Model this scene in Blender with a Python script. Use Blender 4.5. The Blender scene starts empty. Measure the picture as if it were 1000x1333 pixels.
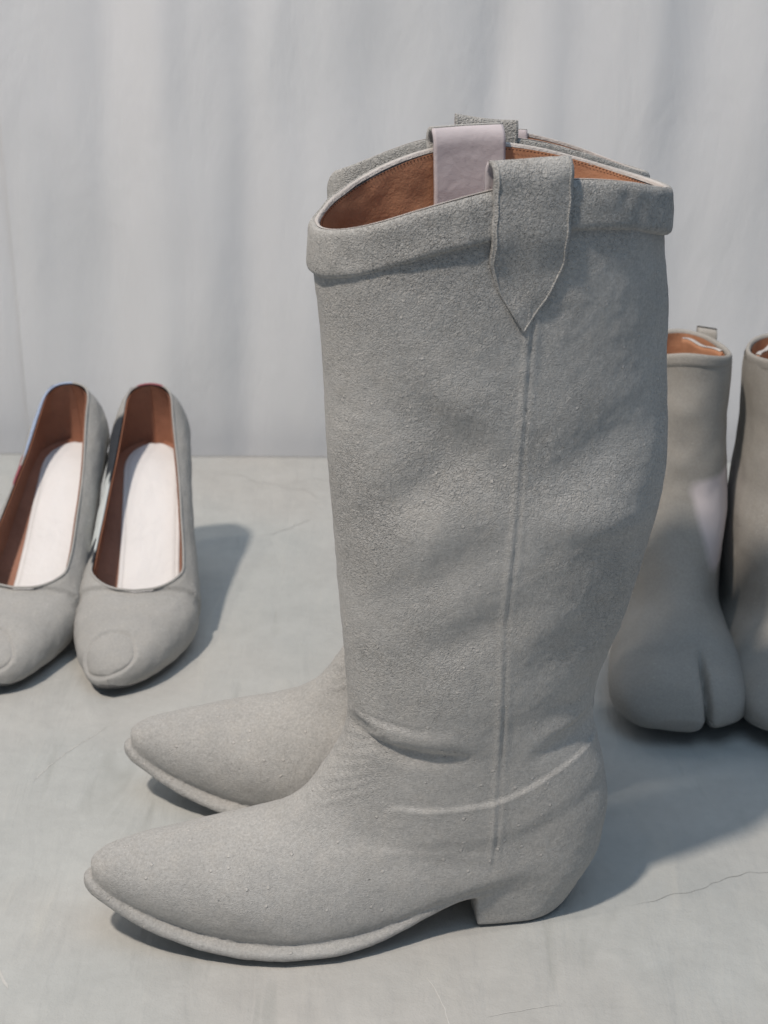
import bpy, math, random
import numpy as np
from mathutils import Vector
from mathutils.bvhtree import BVHTree

R = math.radians
SC = bpy.context.scene
COL = SC.collection

# ------------------------------------------------------------------ camera
cam_d = bpy.data.cameras.new('camera')
cam = bpy.data.objects.new('camera', cam_d)
COL.objects.link(cam)
cam.location = (0, 0, .565)
cam.rotation_euler = (R(90 - 24), 0, 0)
cam_d.sensor_fit = 'HORIZONTAL'
cam_d.sensor_width = 22.727
cam_d.lens = 50
cam_d.clip_start = .01
cam_d.clip_end = 50
cam_d.dof.use_dof = True
cam_d.dof.focus_distance = .83
cam_d.dof.aperture_fstop = 13
SC.camera = cam

# ------------------------------------------------------------------ light
W = bpy.data.worlds.new('World')
SC.world = W
W.use_nodes = True
W.node_tree.nodes['Background'].inputs[0].default_value = (.54, .74, 1, 1)
W.node_tree.nodes['Background'].inputs[1].default_value = .20


def lamp(name, loc, target, power, size, col, spread=None):
    d = bpy.data.lights.new(name, 'AREA')
    d.shape = 'DISK'
    d.size = size
    d.energy = power
    d.color = col
    if spread:
        d.spread = R(spread)
    o = bpy.data.objects.new(name, d)
    COL.objects.link(o)
    o.location = loc
    o.rotation_euler = (Vector(target) - Vector(loc)).to_track_quat('-Z', 'Y').to_euler()
    return o


def lamp_dir(name, target, az, el, dist, power, size, col):
    """az: travel direction, degrees from +x towards +y; el: steepness"""
    t = Vector(target)
    d = Vector((math.cos(R(el)) * math.cos(R(az)), math.cos(R(el)) * math.sin(R(az)), -math.sin(R(el))))
    return lamp(name, t - d * dist, target, power, size, col)


lamp_dir('gallery_spot', (0, .9, .1), 49, 61, 3.2, 82, .18, (1, .885, .765))
lamp_dir('gallery_spot', (0, .9, .1), 28, 61, 3.2, 9, .18, (1, .885, .765))
lamp('cool_fill', (.3, .2, 2.6), (0, 1, .1), 14, 2.0, (.62, .80, 1))  # soft overhead fill, added to stand in for bluish window daylight

SC.view_settings.view_transform = 'Standard'
SC.view_settings.look = 'None'
SC.view_settings.exposure = 0
SC.view_settings.gamma = 1
SC.render.engine = 'CYCLES'
SC.cycles.max_bounces = 6


# ------------------------------------------------------------------ helpers
def tag(o, label=None, cat=None, group=None, kind=None):
    if label: o['label'] = label
    if cat: o['category'] = cat
    if group: o['group'] = group
    if kind: o['kind'] = kind
    return o


def empty(name, loc=(0, 0, 0), rz=0):
    o = bpy.data.objects.new(name, None)
    COL.objects.link(o)
    o.location = loc
    o.rotation_euler = (0, 0, rz)
    o.empty_display_size = .05
    return o


def mesh(name, V, F, mat=None, parent=None, smooth=True, normals=None, attrs=None):
    """V (n,3); F list/array of quads or tris (array) or list of lists"""
    me = bpy.data.meshes.new(name)
    V = np.asarray(V, np.float32)
    if isinstance(F, np.ndarray):
        k = F.shape[1]
        me.vertices.add(len(V))
        me.vertices.foreach_set('co', V.ravel())
        me.loops.add(F.size)
        me.loops.foreach_set('vertex_index', F.astype(np.int32).ravel())
        me.polygons.add(len(F))
        me.polygons.foreach_set('loop_start', np.arange(0, F.size, k, dtype=np.int32))
        me.update(calc_edges=True)
        me.validate()
    else:
        me.from_pydata([tuple(map(float, v)) for v in V], [], F)
    me.polygons.foreach_set('use_smooth', np.full(len(me.polygons), smooth, bool))
    if attrs:
        for k_, a in attrs.items():
            at = me.attributes.new(k_, 'FLOAT', 'POINT')
            at.data.foreach_set('value', np.asarray(a, np.float32))
    if normals is not None:
        me.normals_split_custom_set_from_vertices(np.asarray(normals, np.float32).tolist())
    me.update()
    if mat: me.materials.append(mat)
    o = bpy.data.objects.new(name, me)
    COL.objects.link(o)
    if parent: o.parent = parent
    return o


def grid_faces(n, m, wrap_m=False, flip=False):
    """faces of an n x m vertex grid"""
    i = np.arange(n - 1)[:, None]
    j = np.arange(m if wrap_m else m - 1)[None, :]
    j2 = (j + 1) % m
    a, b, c, d = i * m + j, i * m + j2, (i + 1) * m + j2, (i + 1) * m + j
    f = np.stack(np.broadcast_arrays(a, b, c, d), -1).reshape(-1, 4)
    return f[:, ::-1].copy() if flip else f


def pchip(xs, ys, x):
    """smooth monotone interpolation, ys (n,) or (n,k)"""
    xs = np.asarray(xs, float)
    ys = np.asarray(ys, float)
    one = ys.ndim == 1
    if one: ys = ys[:, None]
    h = np.diff(xs)[:, None]
    d = np.diff(ys, axis=0) / h
    m = np.zeros_like(ys)
    w1, w2 = 2 * h[1:] + h[:-1], h[1:] + 2 * h[:-1]
    with np.errstate(all='ignore'):
        mm = (w1 + w2) / (w1 / d[:-1] + w2 / d[1:])
    m[1:-1] = np.where(d[:-1] * d[1:] > 0, mm, 0)
    m[0], m[-1] = d[0], d[-1]
    x = np.asarray(x, float)
    k = np.clip(np.searchsorted(xs, x) - 1, 0, len(xs) - 2)
    t = np.clip((x - xs[k]) / (xs[k + 1] - xs[k]), 0, 1)[..., None]
    hk = h[k]
    r = (2*t**3-3*t**2+1)*ys[k] + (t**3-2*t**2+t)*hk*m[k] + (-2*t**3+3*t**2)*ys[k+1] + (t**3-t**2)*hk*m[k+1]
    return r[..., 0] if one else r


def catmull(pts, n):
    """n rows interpolated through the key rows (centripetal-ish, by index)"""
    P = np.asarray(pts, float)
    P = np.vstack([2 * P[0] - P[1], P, 2 * P[-1] - P[-2]])
    u = np.linspace(0, len(pts) - 1 - 1e-9, n)
    k = u.astype(int)
    t = (u - k)[:, None]
    a, b, c, d = P[k], P[k + 1], P[k + 2], P[k + 3]
    return .5 * (2*b + (c-a)*t + (2*a-5*b+4*c-d)*t**2 + (3*b-a-3*c+d)*t**3)


_rng = np.random.RandomState(5)
_LAT = _rng.rand(64, 64, 64)


def noise3(P, scale, off=0.):
    Q = np.asarray(P) * scale + 17.3 + off
    i = np.floor(Q).astype(int)
    f = Q - i
    f = f * f * (3 - 2 * f)
    i &= 63
    j = (i + 1) & 63
    def L(a, b, c): return _LAT[a, b, c]
    x0, y0, z0, x1, y1, z1 = i[:, 0], i[:, 1], i[:, 2], j[:, 0], j[:, 1], j[:, 2]
    fx, fy, fz = f[:, 0], f[:, 1], f[:, 2]
    c00 = L(x0, y0, z0) * (1-fx) + L(x1, y0, z0) * fx
    c10 = L(x0, y1, z0) * (1-fx) + L(x1, y1, z0) * fx
    c01 = L(x0, y0, z1) * (1-fx) + L(x1, y0, z1) * fx
    c11 = L(x0, y1, z1) * (1-fx) + L(x1, y1, z1) * fx
    return 2 * ((c00 * (1-fy) + c10 * fy) * (1-fz) + (c01 * (1-fy) + c11 * fy) * fz) - 1


def vnormals(V, F):
    n = np.cross(V[F[:, 2]] - V[F[:, 0]], V[F[:, 3]] - V[F[:, 1]])
    N = np.zeros_like(V)
    for k in range(4):
        for c in range(3):
            N[:, c] += np.bincount(F[:, k], n[:, c], len(V))
    return N / np.maximum(np.linalg.norm(N, axis=1, keepdims=True), 1e-12)


def relax(V, F, it, lam=.5):
    E = np.concatenate([F[:, [0, 1]], F[:, [1, 2]], F[:, [2, 3]], F[:, [3, 0]]])
    a, b = E[:, 0], E[:, 1]
    deg = np.bincount(a, minlength=len(V)) + np.bincount(b, minlength=len(V))
    for q in range(it):
        S = np.stack([np.bincount(a, V[b, c], len(V)) + np.bincount(b, V[a, c], len(V)) for c in range(3)], 1)
        l_ = lam if q % 2 == 0 else -lam * 1.03 * 0.0 + lam * .4
        V = V + l_ * (S / np.maximum(deg, 1)[:, None] - V)
    return V


def voxel_union(pieces, size):
    """one closed skin round several closed grids -> V, F(quads)"""
    V = []
    F = []
    o = 0
    for v, f in pieces:
        V.append(np.asarray(v, float))
        F += [[int(q) + o for q in face] for face in f]
        o += len(v)
    me = bpy.data.meshes.new('skin_source')
    me.from_pydata(np.concatenate(V).tolist(), [], F)
    ob = bpy.data.objects.new('skin_source', me)
    COL.objects.link(ob)
    m = ob.modifiers.new('r', 'REMESH')
    m.mode = 'VOXEL'
    m.voxel_size = size
    dg = bpy.context.evaluated_depsgraph_get()
    em = ob.evaluated_get(dg).to_mesh()
    v = np.empty(len(em.vertices) * 3, np.float32)
    em.vertices.foreach_get('co', v)
    f = np.empty(len(em.loops), np.int32)
    em.loops.foreach_get('vertex_index', f)
    v = v.reshape(-1, 3).astype(float)
    f = f.reshape(-1, 4)
    ob.evaluated_get(dg).to_mesh_clear()
    bpy.data.objects.remove(ob)
    bpy.data.meshes.remove(me)
    return v, f


def submesh(V, F, keep, N=None):
    f = F[keep]
    used = np.unique(f)
    mp = np.full(len(V), -1, np.int64)
    mp[used] = np.arange(len(used))
    return V[used], mp[f], (N[used] if N is not None else None)


def loft(keys, n, m, cap=True):
    """keys rows: Ax Az Bx Bz W sm pt pb scallop ; rings of 2(m-1) verts in (x,y,z); closed ends"""
    K = catmull(keys, n)
    s = (1 - np.cos(np.linspace(0, math.pi, m))) / 2
    V = np.zeros((n, 2 * (m - 1), 3))
    for r in range(n):
        ax, az, bx, bz, w, sm, pt, pb, sc = K[r]
        sm = min(max(sm, .2), .85)
        lo = np.maximum(1 - (np.clip((sm - s) / sm, 0, 1)) ** pt, 0) ** (1 / pt)
        hi = np.maximum(1 - (np.clip((s - sm) / (1 - sm), 0, 1)) ** pb, 0) ** (1 / pb)
        g = np.where(s < sm, lo, hi) * max(w, 1e-4)
        x = ax + (bx - ax) * s
        z = az + (bz - az) * s + sc * np.sin(math.pi * s)
        ring = np.zeros((2 * (m - 1), 3))
        ring[:m] = np.stack([x, -g, z], 1)
        ring[m:] = np.stack([x, g, z], 1)[1:-1][::-1]
        V[r] = ring
    L = 2 * (m - 1)
    F = grid_faces(n, L, True).tolist()
    if cap:
        F.append(list(range(L))[::-1])
        F.append([(n - 1) * L + k for k in range(L)])
    return V.reshape(-1, 3), F


def dense(pts, n):
    P = np.asarray(pts, float)
    L = np.concatenate([[0], np.cumsum(np.linalg.norm(np.diff(P, axis=0), axis=1))])
    return np.stack([np.interp(np.linspace(0, L[-1], n), L, P[:, k]) for k in range(P.shape[1])], 1)


def sstep(a, b, x):
    t = np.clip((x - a) / (b - a), 0, 1)
    return t * t * (3 - 2 * t)


def gauss(d, w):
    return np.exp(-(d / w) ** 2)


# ------------------------------------------------------------------ materials
def mat_base(name):
    m = bpy.data.materials.new(name)
    m.use_nodes = True
    nt = m.node_tree
    b = nt.nodes['Principled BSDF']
    return m, nt, b


def nd(nt, t, **kw):
    n = nt.nodes.new(t)
    for k, v in kw.items():
        if k in n.inputs: n.inputs[k].default_value = v
        else: setattr(n, k, v)
    return n


def noise_node(nt, co, scale, detail=4, rough=.55, dist=0.):
    n = nd(nt, 'ShaderNodeTexNoise')
    n.inputs['Scale'].default_value = scale
    n.inputs['Detail'].default_value = detail
    n.inputs['Roughness'].default_value = rough
    n.inputs['Distortion'].default_value = dist
    nt.links.new(co, n.inputs['Vector'])
    return n.outputs['Fac']


def ramp(nt, fac, stops, interp='LINEAR'):
    r = nd(nt, 'ShaderNodeValToRGB')
    e = r.color_ramp.elements
    r.color_ramp.interpolation = interp
    while len(e) < len(stops): e.new(.5)
    for q, (p, c) in zip(e, stops):
        q.position = p
        q.color = (*c, 1) if len(c) == 3 else c
    nt.links.new(fac, r.inputs[0])
    return r.outputs[0]


def mix(nt, fac, a, b, mode='MIX'):
    n = nd(nt, 'ShaderNodeMix', data_type='RGBA', blend_type=mode)
    for sock, v in ((0, fac), (6, a), (7, b)):
        if isinstance(v, (int, float)): n.inputs[sock].default_value = v
        elif isinstance(v, tuple): n.inputs[sock].default_value = (*v, 1)
        else: nt.links.new(v, n.inputs[sock])
    return n.outputs[2]


def math_node(nt, op, a, b=None):
    n = nd(nt, 'ShaderNodeMath', operation=op)
    for k, v in enumerate((a, b)):
        if v is None: continue
        if isinstance(v, (int, float)): n.inputs[k].default_value = v
        else: nt.links.new(v, n.inputs[k])
    return n.outputs[0]


def bump(nt, h, dist, strength=1, prev=None):
    n = nd(nt, 'ShaderNodeBump')
    n.inputs['Distance'].default_value = dist
    n.inputs['Strength'].default_value = strength
    nt.links.new(h, n.inputs['Height'])
    if prev is not None: nt.links.new(prev, n.inputs['Normal'])
    return n.outputs[0]


def clay(name, col, grain=1., zsmooth=False, warm=(.40, .378, .345), coarse=1., patch=None, speck=1.):
    """matt clay paint: mottled grey, crumbly grain, pale specks and pits"""
    m, nt, b = mat_base(name)
    co = nd(nt, 'ShaderNodeTexCoord').outputs['Object']
    n1 = noise_node(nt, co, 22, 4, .6)
    n2 = noise_node(nt, co, 90, 4, .65)
    n3 = noise_node(nt, co, 700, 3, .6)
    c = ramp(nt, n1, [(.3, tuple(x * .90 for x in col)), (.7, tuple(x * 1.08 for x in col))])
    c = mix(nt, ramp(nt, n2, [(.45, (0, 0, 0)), (.75, (.35, .35, .35))]), c, warm)
    c = mix(nt, .34 * grain, c, ramp(nt, n3, [(.3, (.30, .30, .30)), (.7, (.75, .75, .75))]), 'OVERLAY')
    v = nd(nt, 'ShaderNodeTexVoronoi', feature='F1')
    v.inputs['Scale'].default_value = 210
    nt.links.new(co, v.inputs['Vector'])
    sp = ramp(nt, v.outputs['Distance'], [(.0, (1, 1, 1)), (.12, (1, 1, 1)), (.22, (0, 0, 0))])
    rare = ramp(nt, v.outputs['Color'], [(.72, (0, 0, 0)), (.74, (1, 1, 1))])
    spk = math_node(nt, 'MULTIPLY', sp, rare)
    c = mix(nt, math_node(nt, 'MULTIPLY', spk, .6 * speck), c, (.62, .60, .57))
    v2 = nd(nt, 'ShaderNodeTexVoronoi', feature='F1')
    v2.inputs['Scale'].default_value = 260
    mp = nd(nt, 'ShaderNodeMapping')
    mp.inputs['Location'].default_value = (3.1, 1.7, 5.5)
    nt.links.new(co, mp.inputs['Vector'])
    nt.links.new(mp.outputs[0], v2.inputs['Vector'])
    pt = math_node(nt, 'MULTIPLY', ramp(nt, v2.outputs['Distance'], [(.0, (1, 1, 1)), (.10, (1, 1, 1)), (.2, (0, 0, 0))]),
                   ramp(nt, v2.outputs['Color'], [(.88, (0, 0, 0)), (.90, (1, 1, 1))]))
    c = mix(nt, math_node(nt, 'MULTIPLY', pt, .2 * speck), c, tuple(x * .45 for x in col))
    if patch: c = patch(nt, co, c)
    nt.links.new(c, b.inputs['Base Color'])
    b.inputs['Roughness'].default_value = .92
    b.inputs['Specular IOR Level'].default_value = .25
    # relief: crumbly grain, coarse lumps in patches
    wob = nd(nt, 'ShaderNodeMix', data_type='RGBA', blend_type='LINEAR_LIGHT')
    wob.inputs[0].default_value = .0035
    wn = nd(nt, 'ShaderNodeTexNoise')
    wn.inputs['Scale'].default_value = 300
    nt.links.new(co, wn.inputs['Vector'])
    nt.links.new(co, wob.inputs[6])
    nt.links.new(wn.outputs['Color'], wob.inputs[7])
    gv = nd(nt, 'ShaderNodeTexVoronoi', feature='F1')
    gv.inputs['Scale'].default_value = 760
    nt.links.new(wob.outputs[2], gv.inputs['Vector'])
    gw = nd(nt, 'ShaderNodeTexVoronoi', feature='F1')
    gw.inputs['Scale'].default_value = 1500
    nt.links.new(wob.outputs[2], gw.inputs['Vector'])
    g1 = math_node(nt, 'MULTIPLY', math_node(nt, 'ADD', gv.outputs['Distance'], math_node(nt, 'MULTIPLY', gw.outputs['Distance'], .5)), -1)
    g2 = noise_node(nt, co, 1700, 2, .6)
    msk = ramp(nt, noise_node(nt, co, 13, 3), [(.40, (.10, .10, .10)), (.64, (1.25, 1.25, 1.25))])
    if zsmooth:   # the coat is brushed thinner and finer over the foot
        sx = nd(nt, 'ShaderNodeSeparateXYZ')
        nt.links.new(co, sx.inputs[0])
        mr = nd(nt, 'ShaderNodeMapRange')
        mr.inputs['From Min'].default_value = .06
        mr.inputs['From Max'].default_value = .20
        mr.inputs['To Min'].default_value = .30
        nt.links.new(sx.outputs['Z'], mr.inputs['Value'])
        msk = math_node(nt, 'MULTIPLY', msk, mr.outputs[0])
    nb = bump(nt, math_node(nt, 'MULTIPLY', g1, msk), .00075 * grain * coarse, .85)
    nb = bump(nt, g2, .0007 * grain, .8, nb)
    nb = bump(nt, spk, .0006 * speck, .7, nb)
    nb = bump(nt, math_node(nt, 'MULTIPLY', pt, -1), .0006 * speck, .7, nb)
    nt.links.new(nb, b.inputs['Normal'])
    return m


def leather(name, col, var=.18, rough=.5, grain=.0003, scale=30, fine=900):
    m, nt, b = mat_base(name)
    co = nd(nt, 'ShaderNodeTexCoord').outputs['Object']
    n = noise_node(nt, co, scale, 4, .6)
    c = ramp(nt, n, [(.3, tuple(x * (1 - var) for x in col)), (.7, tuple(x * (1 + var) for x in col))])
    nt.links.new(c, b.inputs['Base Color'])
    b.inputs['Roughness'].default_value = rough
    b.inputs['Specular IOR Level'].default_value = .35
    nb = bump(nt, noise_node(nt, co, 60, 3), .003, .4)
    nb = bump(nt, noise_node(nt, co, fine, 3, .6), grain, .7, nb)
    nt.links.new(nb, b.inputs['Normal'])
    return m


CLAY = clay('clay_coat', (.435, .43, .417), zsmooth=True, warm=(.47, .445, .41))
CLAY_SOFT = clay('clay_coat_fine', (.38, .375, .365), grain=.55, coarse=.5, speck=.5)
CLAY_RIM = clay('clay_coat_rough', (.425, .42, .406), grain=1.2, warm=(.47, .445, .41))
TAN = leather('tan_leather', (.50, .25, .145), rough=.72)
BROWN = leather('brown_leather', (.33, .15, .095), rough=.55)
SUEDE = leather('pale_suede', (.56, .51, .53), var=.06, rough=.95, grain=.0003, fine=2600)
WHITE_EDGE = leather('chalk_edge', (.50, .47, .45), var=.22, rough=.9, grain=.001)
INSOLE = leather('white_insole_leather', (.77, .765, .775), var=.03, rough=.5, grain=.0001)
DARK = leather('dark_sole', (.10, .10, .10), rough=.8)
THREAD = leather('thread', (.16, .08, .05), rough=.8)


# ================================================================== SETTING
def table_material():
    m, nt, b = mat_base('painted_plaster')
    co = nd(nt, 'ShaderNodeTexCoord').outputs['Object']
    n1 = noise_node(nt, co, 5, 5, .6, .4)
    c = ramp(nt, n1, [(.3, (.415, .428, .42)), (.7, (.465, .478, .467))])
    c = mix(nt, ramp(nt, noise_node(nt, co, 2.6, 3), [(.42, (0, 0, 0)), (.62, (.6, .6, .6))]), c, (.475, .445, .415))  # warm blotches put into the colour for a warm pool of light
    n2 = noise_node(nt, co, 38, 5, .7)
    c = mix(nt, .18, c, ramp(nt, n2, [(.3, (.32, .32, .32)), (.7, (.66, .66, .66))]), 'OVERLAY')
    # trowel smears
    mp = nd(nt, 'ShaderNodeMapping')
    mp.inputs['Scale'].default_value = (26, 5, 1)
    mp.inputs['Rotation'].default_value = (0, 0, R(-24))
    nt.links.new(co, mp.inputs['Vector'])
    sm = noise_node(nt, mp.outputs[0], 1.6, 3, .5, .8)
    c = mix(nt, ramp(nt, sm, [(.60, (0, 0, 0)), (.80, (.5, .5, .5))]), c, (.52, .515, .48))
    c = mix(nt, ramp(nt, sm, [(.22, (.5, .5, .5)), (.36, (0, 0, 0))]), c, (.30, .31, .295))
    # chips and pale scuffs
    sc = ramp(nt, noise_node(nt, co, 55, 6, .75, .6), [(.68, (0, 0, 0)), (.74, (1, 1, 1))])
    gate2 = ramp(nt, noise_node(nt, co, 4.2, 2), [(.54, (0, 0, 0)), (.62, (1, 1, 1))])
    scf = math_node(nt, 'MULTIPLY', sc, gate2)
    c = mix(nt, math_node(nt, 'MULTIPLY', scf, .6), c, (.56, .55, .52))
    nt.links.new(c, b.inputs['Base Color'])
    b.inputs['Roughness'].default_value = .62
    b.inputs['Specular IOR Level'].default_value = .3
    nb = bump(nt, sm, .006, .35)
    nb = bump(nt, noise_node(nt, co, 14, 4), .010, .35, nb)
    nb = bump(nt, n2, .0022, .45, nb)
    nb = bump(nt, noise_node(nt, co, 900, 3, .6), .0003, .6, nb)
    nb = bump(nt, scf, .0006, .6, nb)
    nt.links.new(nb, b.inputs['Normal'])
    return m


def build_table():
    nx, ny = 261, 201
    x = np.linspace(-1.3, 1.3, nx)
    t = np.linspace(0, 1, ny)
    back = 1.392 - .028 * x
    V = np.zeros((ny, nx, 3))
    V[..., 0] = x[None]
    V[..., 1] = -.15 + (back[None] + .15) * t[:, None]
    P = V.reshape(-1, 3).copy()
    z = .0010 * noise3(P, 7) + .0006 * noise3(P, 19, 5)
    z -= z.max() + .0004
    # flat enough under the shoes: the relief stays below zero by under 2 mm
    P[:, 2] = z
    F = grid_faces(ny, nx)
    front = len(P)
    m = table_material()
    # slab rim all round so that the top has a thickness
    per = np.concatenate([np.arange(nx), np.arange(1, ny) * nx + nx - 1, (ny - 1) * nx + np.arange(nx - 2, -1, -1),
                          np.arange(ny - 2, 0, -1) * nx])
    low = P[per].copy()
    low[:, 2] = -.06
    P2 = np.vstack([P, low])
    k = len(per)
    q = np.arange(k)
    side = np.stack([per, front + q, front + (q + 1) % k, per[(q + 1) % k]], 1)
    o = mesh('tabletop', P2, np.vstack([F, side]), m)
    tag(o, kind='structure')
    # hairline cracks and pale scratches, modelled where they run
    CR = leather('crack_dirt', (.36, .362, .35), rough=.9)
    SCR = leather('chalk_scratch', (.54, .535, .515), rough=.9)
    zmax = (.0010 * noise3(V.reshape(-1, 3), 7) + .0006 * noise3(V.reshape(-1, 3), 19, 5)).max() + .0004
    rg = np.random.RandomState(3)

    def line(name, pts, w, mt, rough):
        P = dense([(x_, y_, 0) for x_, y_ in pts], 60)
        q = np.linspace(0, 1, 60)
        T = np.gradient(P, axis=0)
        Nn = np.stack([-T[:, 1], T[:, 0], 0 * q], 1)
        Nn /= np.linalg.norm(Nn, axis=1, keepdims=True)
        P = P + Nn * (rough * noise3(P, 60, pts[0][0] * 40) + rough * .5 * noise3(P, 190, 2))[:, None]
        wd = w * .75 * (.35 + .65 * np.abs(noise3(P, 90, 9))) * np.minimum(1, 6 * np.minimum(q, 1 - q) + .05)
        L, Rr = P - Nn * wd[:, None], P + Nn * wd[:, None]
        VV = np.vstack([L, Rr])
        z_ = .0010 * noise3(VV * [1, 1, 0], 7) + .0006 * noise3(VV * [1, 1, 0], 19, 5)
        VV[:, 2] = z_ - zmax + .00025
        k_ = np.arange(59)
        mesh(name, VV, np.stack([k_, k_ + 1, k_ + 61, k_ + 60], 1)[:, ::-1].copy(), mt, o)
    for pts, w, rough in (([(-.145, 1.355), (-.10, 1.335), (-.062, 1.315), (-.05, 1.30)], .0005, .006),
                          ([(-.085, 1.33), (-.06, 1.345), (-.03, 1.34)], .0004, .004),
                          ([(-.10, 1.225), (-.075, 1.243), (-.060, 1.262)], .0006, .004),
                          ([(.13, .748), (.175, .765), (.205, .778), (.26, .782)], .0004, .003),
                          ([(-.30, 1.30), (-.27, 1.33), (-.25, 1.37)], .0004, .004),
                          ([(.24, .70), (.30, .74), (.36, .75)], .0004, .003)):
        line('crack', pts, w, CR, rough)
    for pts, w in (([(-.215, .865), (-.20, .90), (-.175, .94)], .0006), ([(-.30, .800), (-.26, .795), (-.215, .792)], .0007),
                   ([(.022, .690), (.03, .665), (.034, .650)], .0007),                    ([(.05, .66), (.09, .668)], .0005), ([(-.20, .70), (-.19, .68)], .0010)):
        line('scratch', pts, w, SCR, .0015)


build_table()


def build_curtain():
    m, nt, b = mat_base('curtain_cloth')
    co = nd(nt, 'ShaderNodeTexCoord').outputs['Object']
    n1 = noise_node(nt, co, 4, 3)
    c = ramp(nt, n1, [(.3, (.665, .68, .70)), (.7, (.70, .71, .735))])
    nt.links.new(c, b.inputs['Base Color'])
    b.inputs['Roughness'].default_value = .95
    b.inputs['Specular IOR Level'].default_value = .1
    mp = nd(nt, 'ShaderNodeMapping')
    mp.inputs['Scale'].default_value = (1, 1, .35)
    nt.links.new(co, mp.inputs['Vector'])
    nb = bump(nt, noise_node(nt, mp.outputs[0], 18, 4, .55, .4), .006, .5)
    nb = bump(nt, noise_node(nt, co, 1400, 2), .0004, .5, nb)
    nt.links.new(nb, b.inputs['Normal'])

    def sheet(x0, x1, dy, seed, folds):
        nx, nz = int((x1 - x0) / .003), 70
        x = np.linspace(x0, x1, nx)
        z = np.linspace(-.55, 1.5, nz)
        X, Z = np.meshgrid(x, z)
        P = np.stack([X.ravel(), np.zeros(X.size), Z.ravel()], 1)
        lean = .018 * np.sin(P[:, 2] * 3 + seed)
        u = P[:, 0] + lean
        Q = np.stack([u, 0 * u, P[:, 2] * .25], 1)
        y = .008 * noise3(Q, 8, seed) + .004 * noise3(Q, 20, seed + 3) + .0013 * noise3(Q, 46, seed + 6) + .0012 * noise3(P * [1, 1, .5], 34, seed + 9)
        for cx, wd, am in folds:
            y += .6 * am * gauss(u - cx, wd)
        P[:, 1] = 1.432 + dy - .028 * P[:, 0] + y
        return P, grid_faces(nz, nx)
    root = empty('curtain', (0, 1.44, 0))
    tag(root, 'pale grey cloth curtain hanging in soft folds behind the table', 'curtain')
    # folds: fold centre (m), width, depth (+ goes back)
    main = [(-.245, .022, .010), (-.20, .02, -.010), (-.125, .018, .008), (.085, .024, .007), (.115, .024, -.006),
            (-.05, .03, -.006), (.25, .03, .010), (.20, .03, -.006)]
    for a, d, s, fo in ((-1.4, 0, 3, main),):
        P, F = sheet(-.325, 1.4, 0, 3, main)
        P[:, 1] -= 1.44
        mesh('panel', P, F, m, root)
        P, F = sheet(-1.4, -.310, .010, 8, [(-.33, .02, -.004)])
        P[:, 1] -= 1.44
        mesh('panel', P, F, m, root)
    return root


build_curtain()

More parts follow.
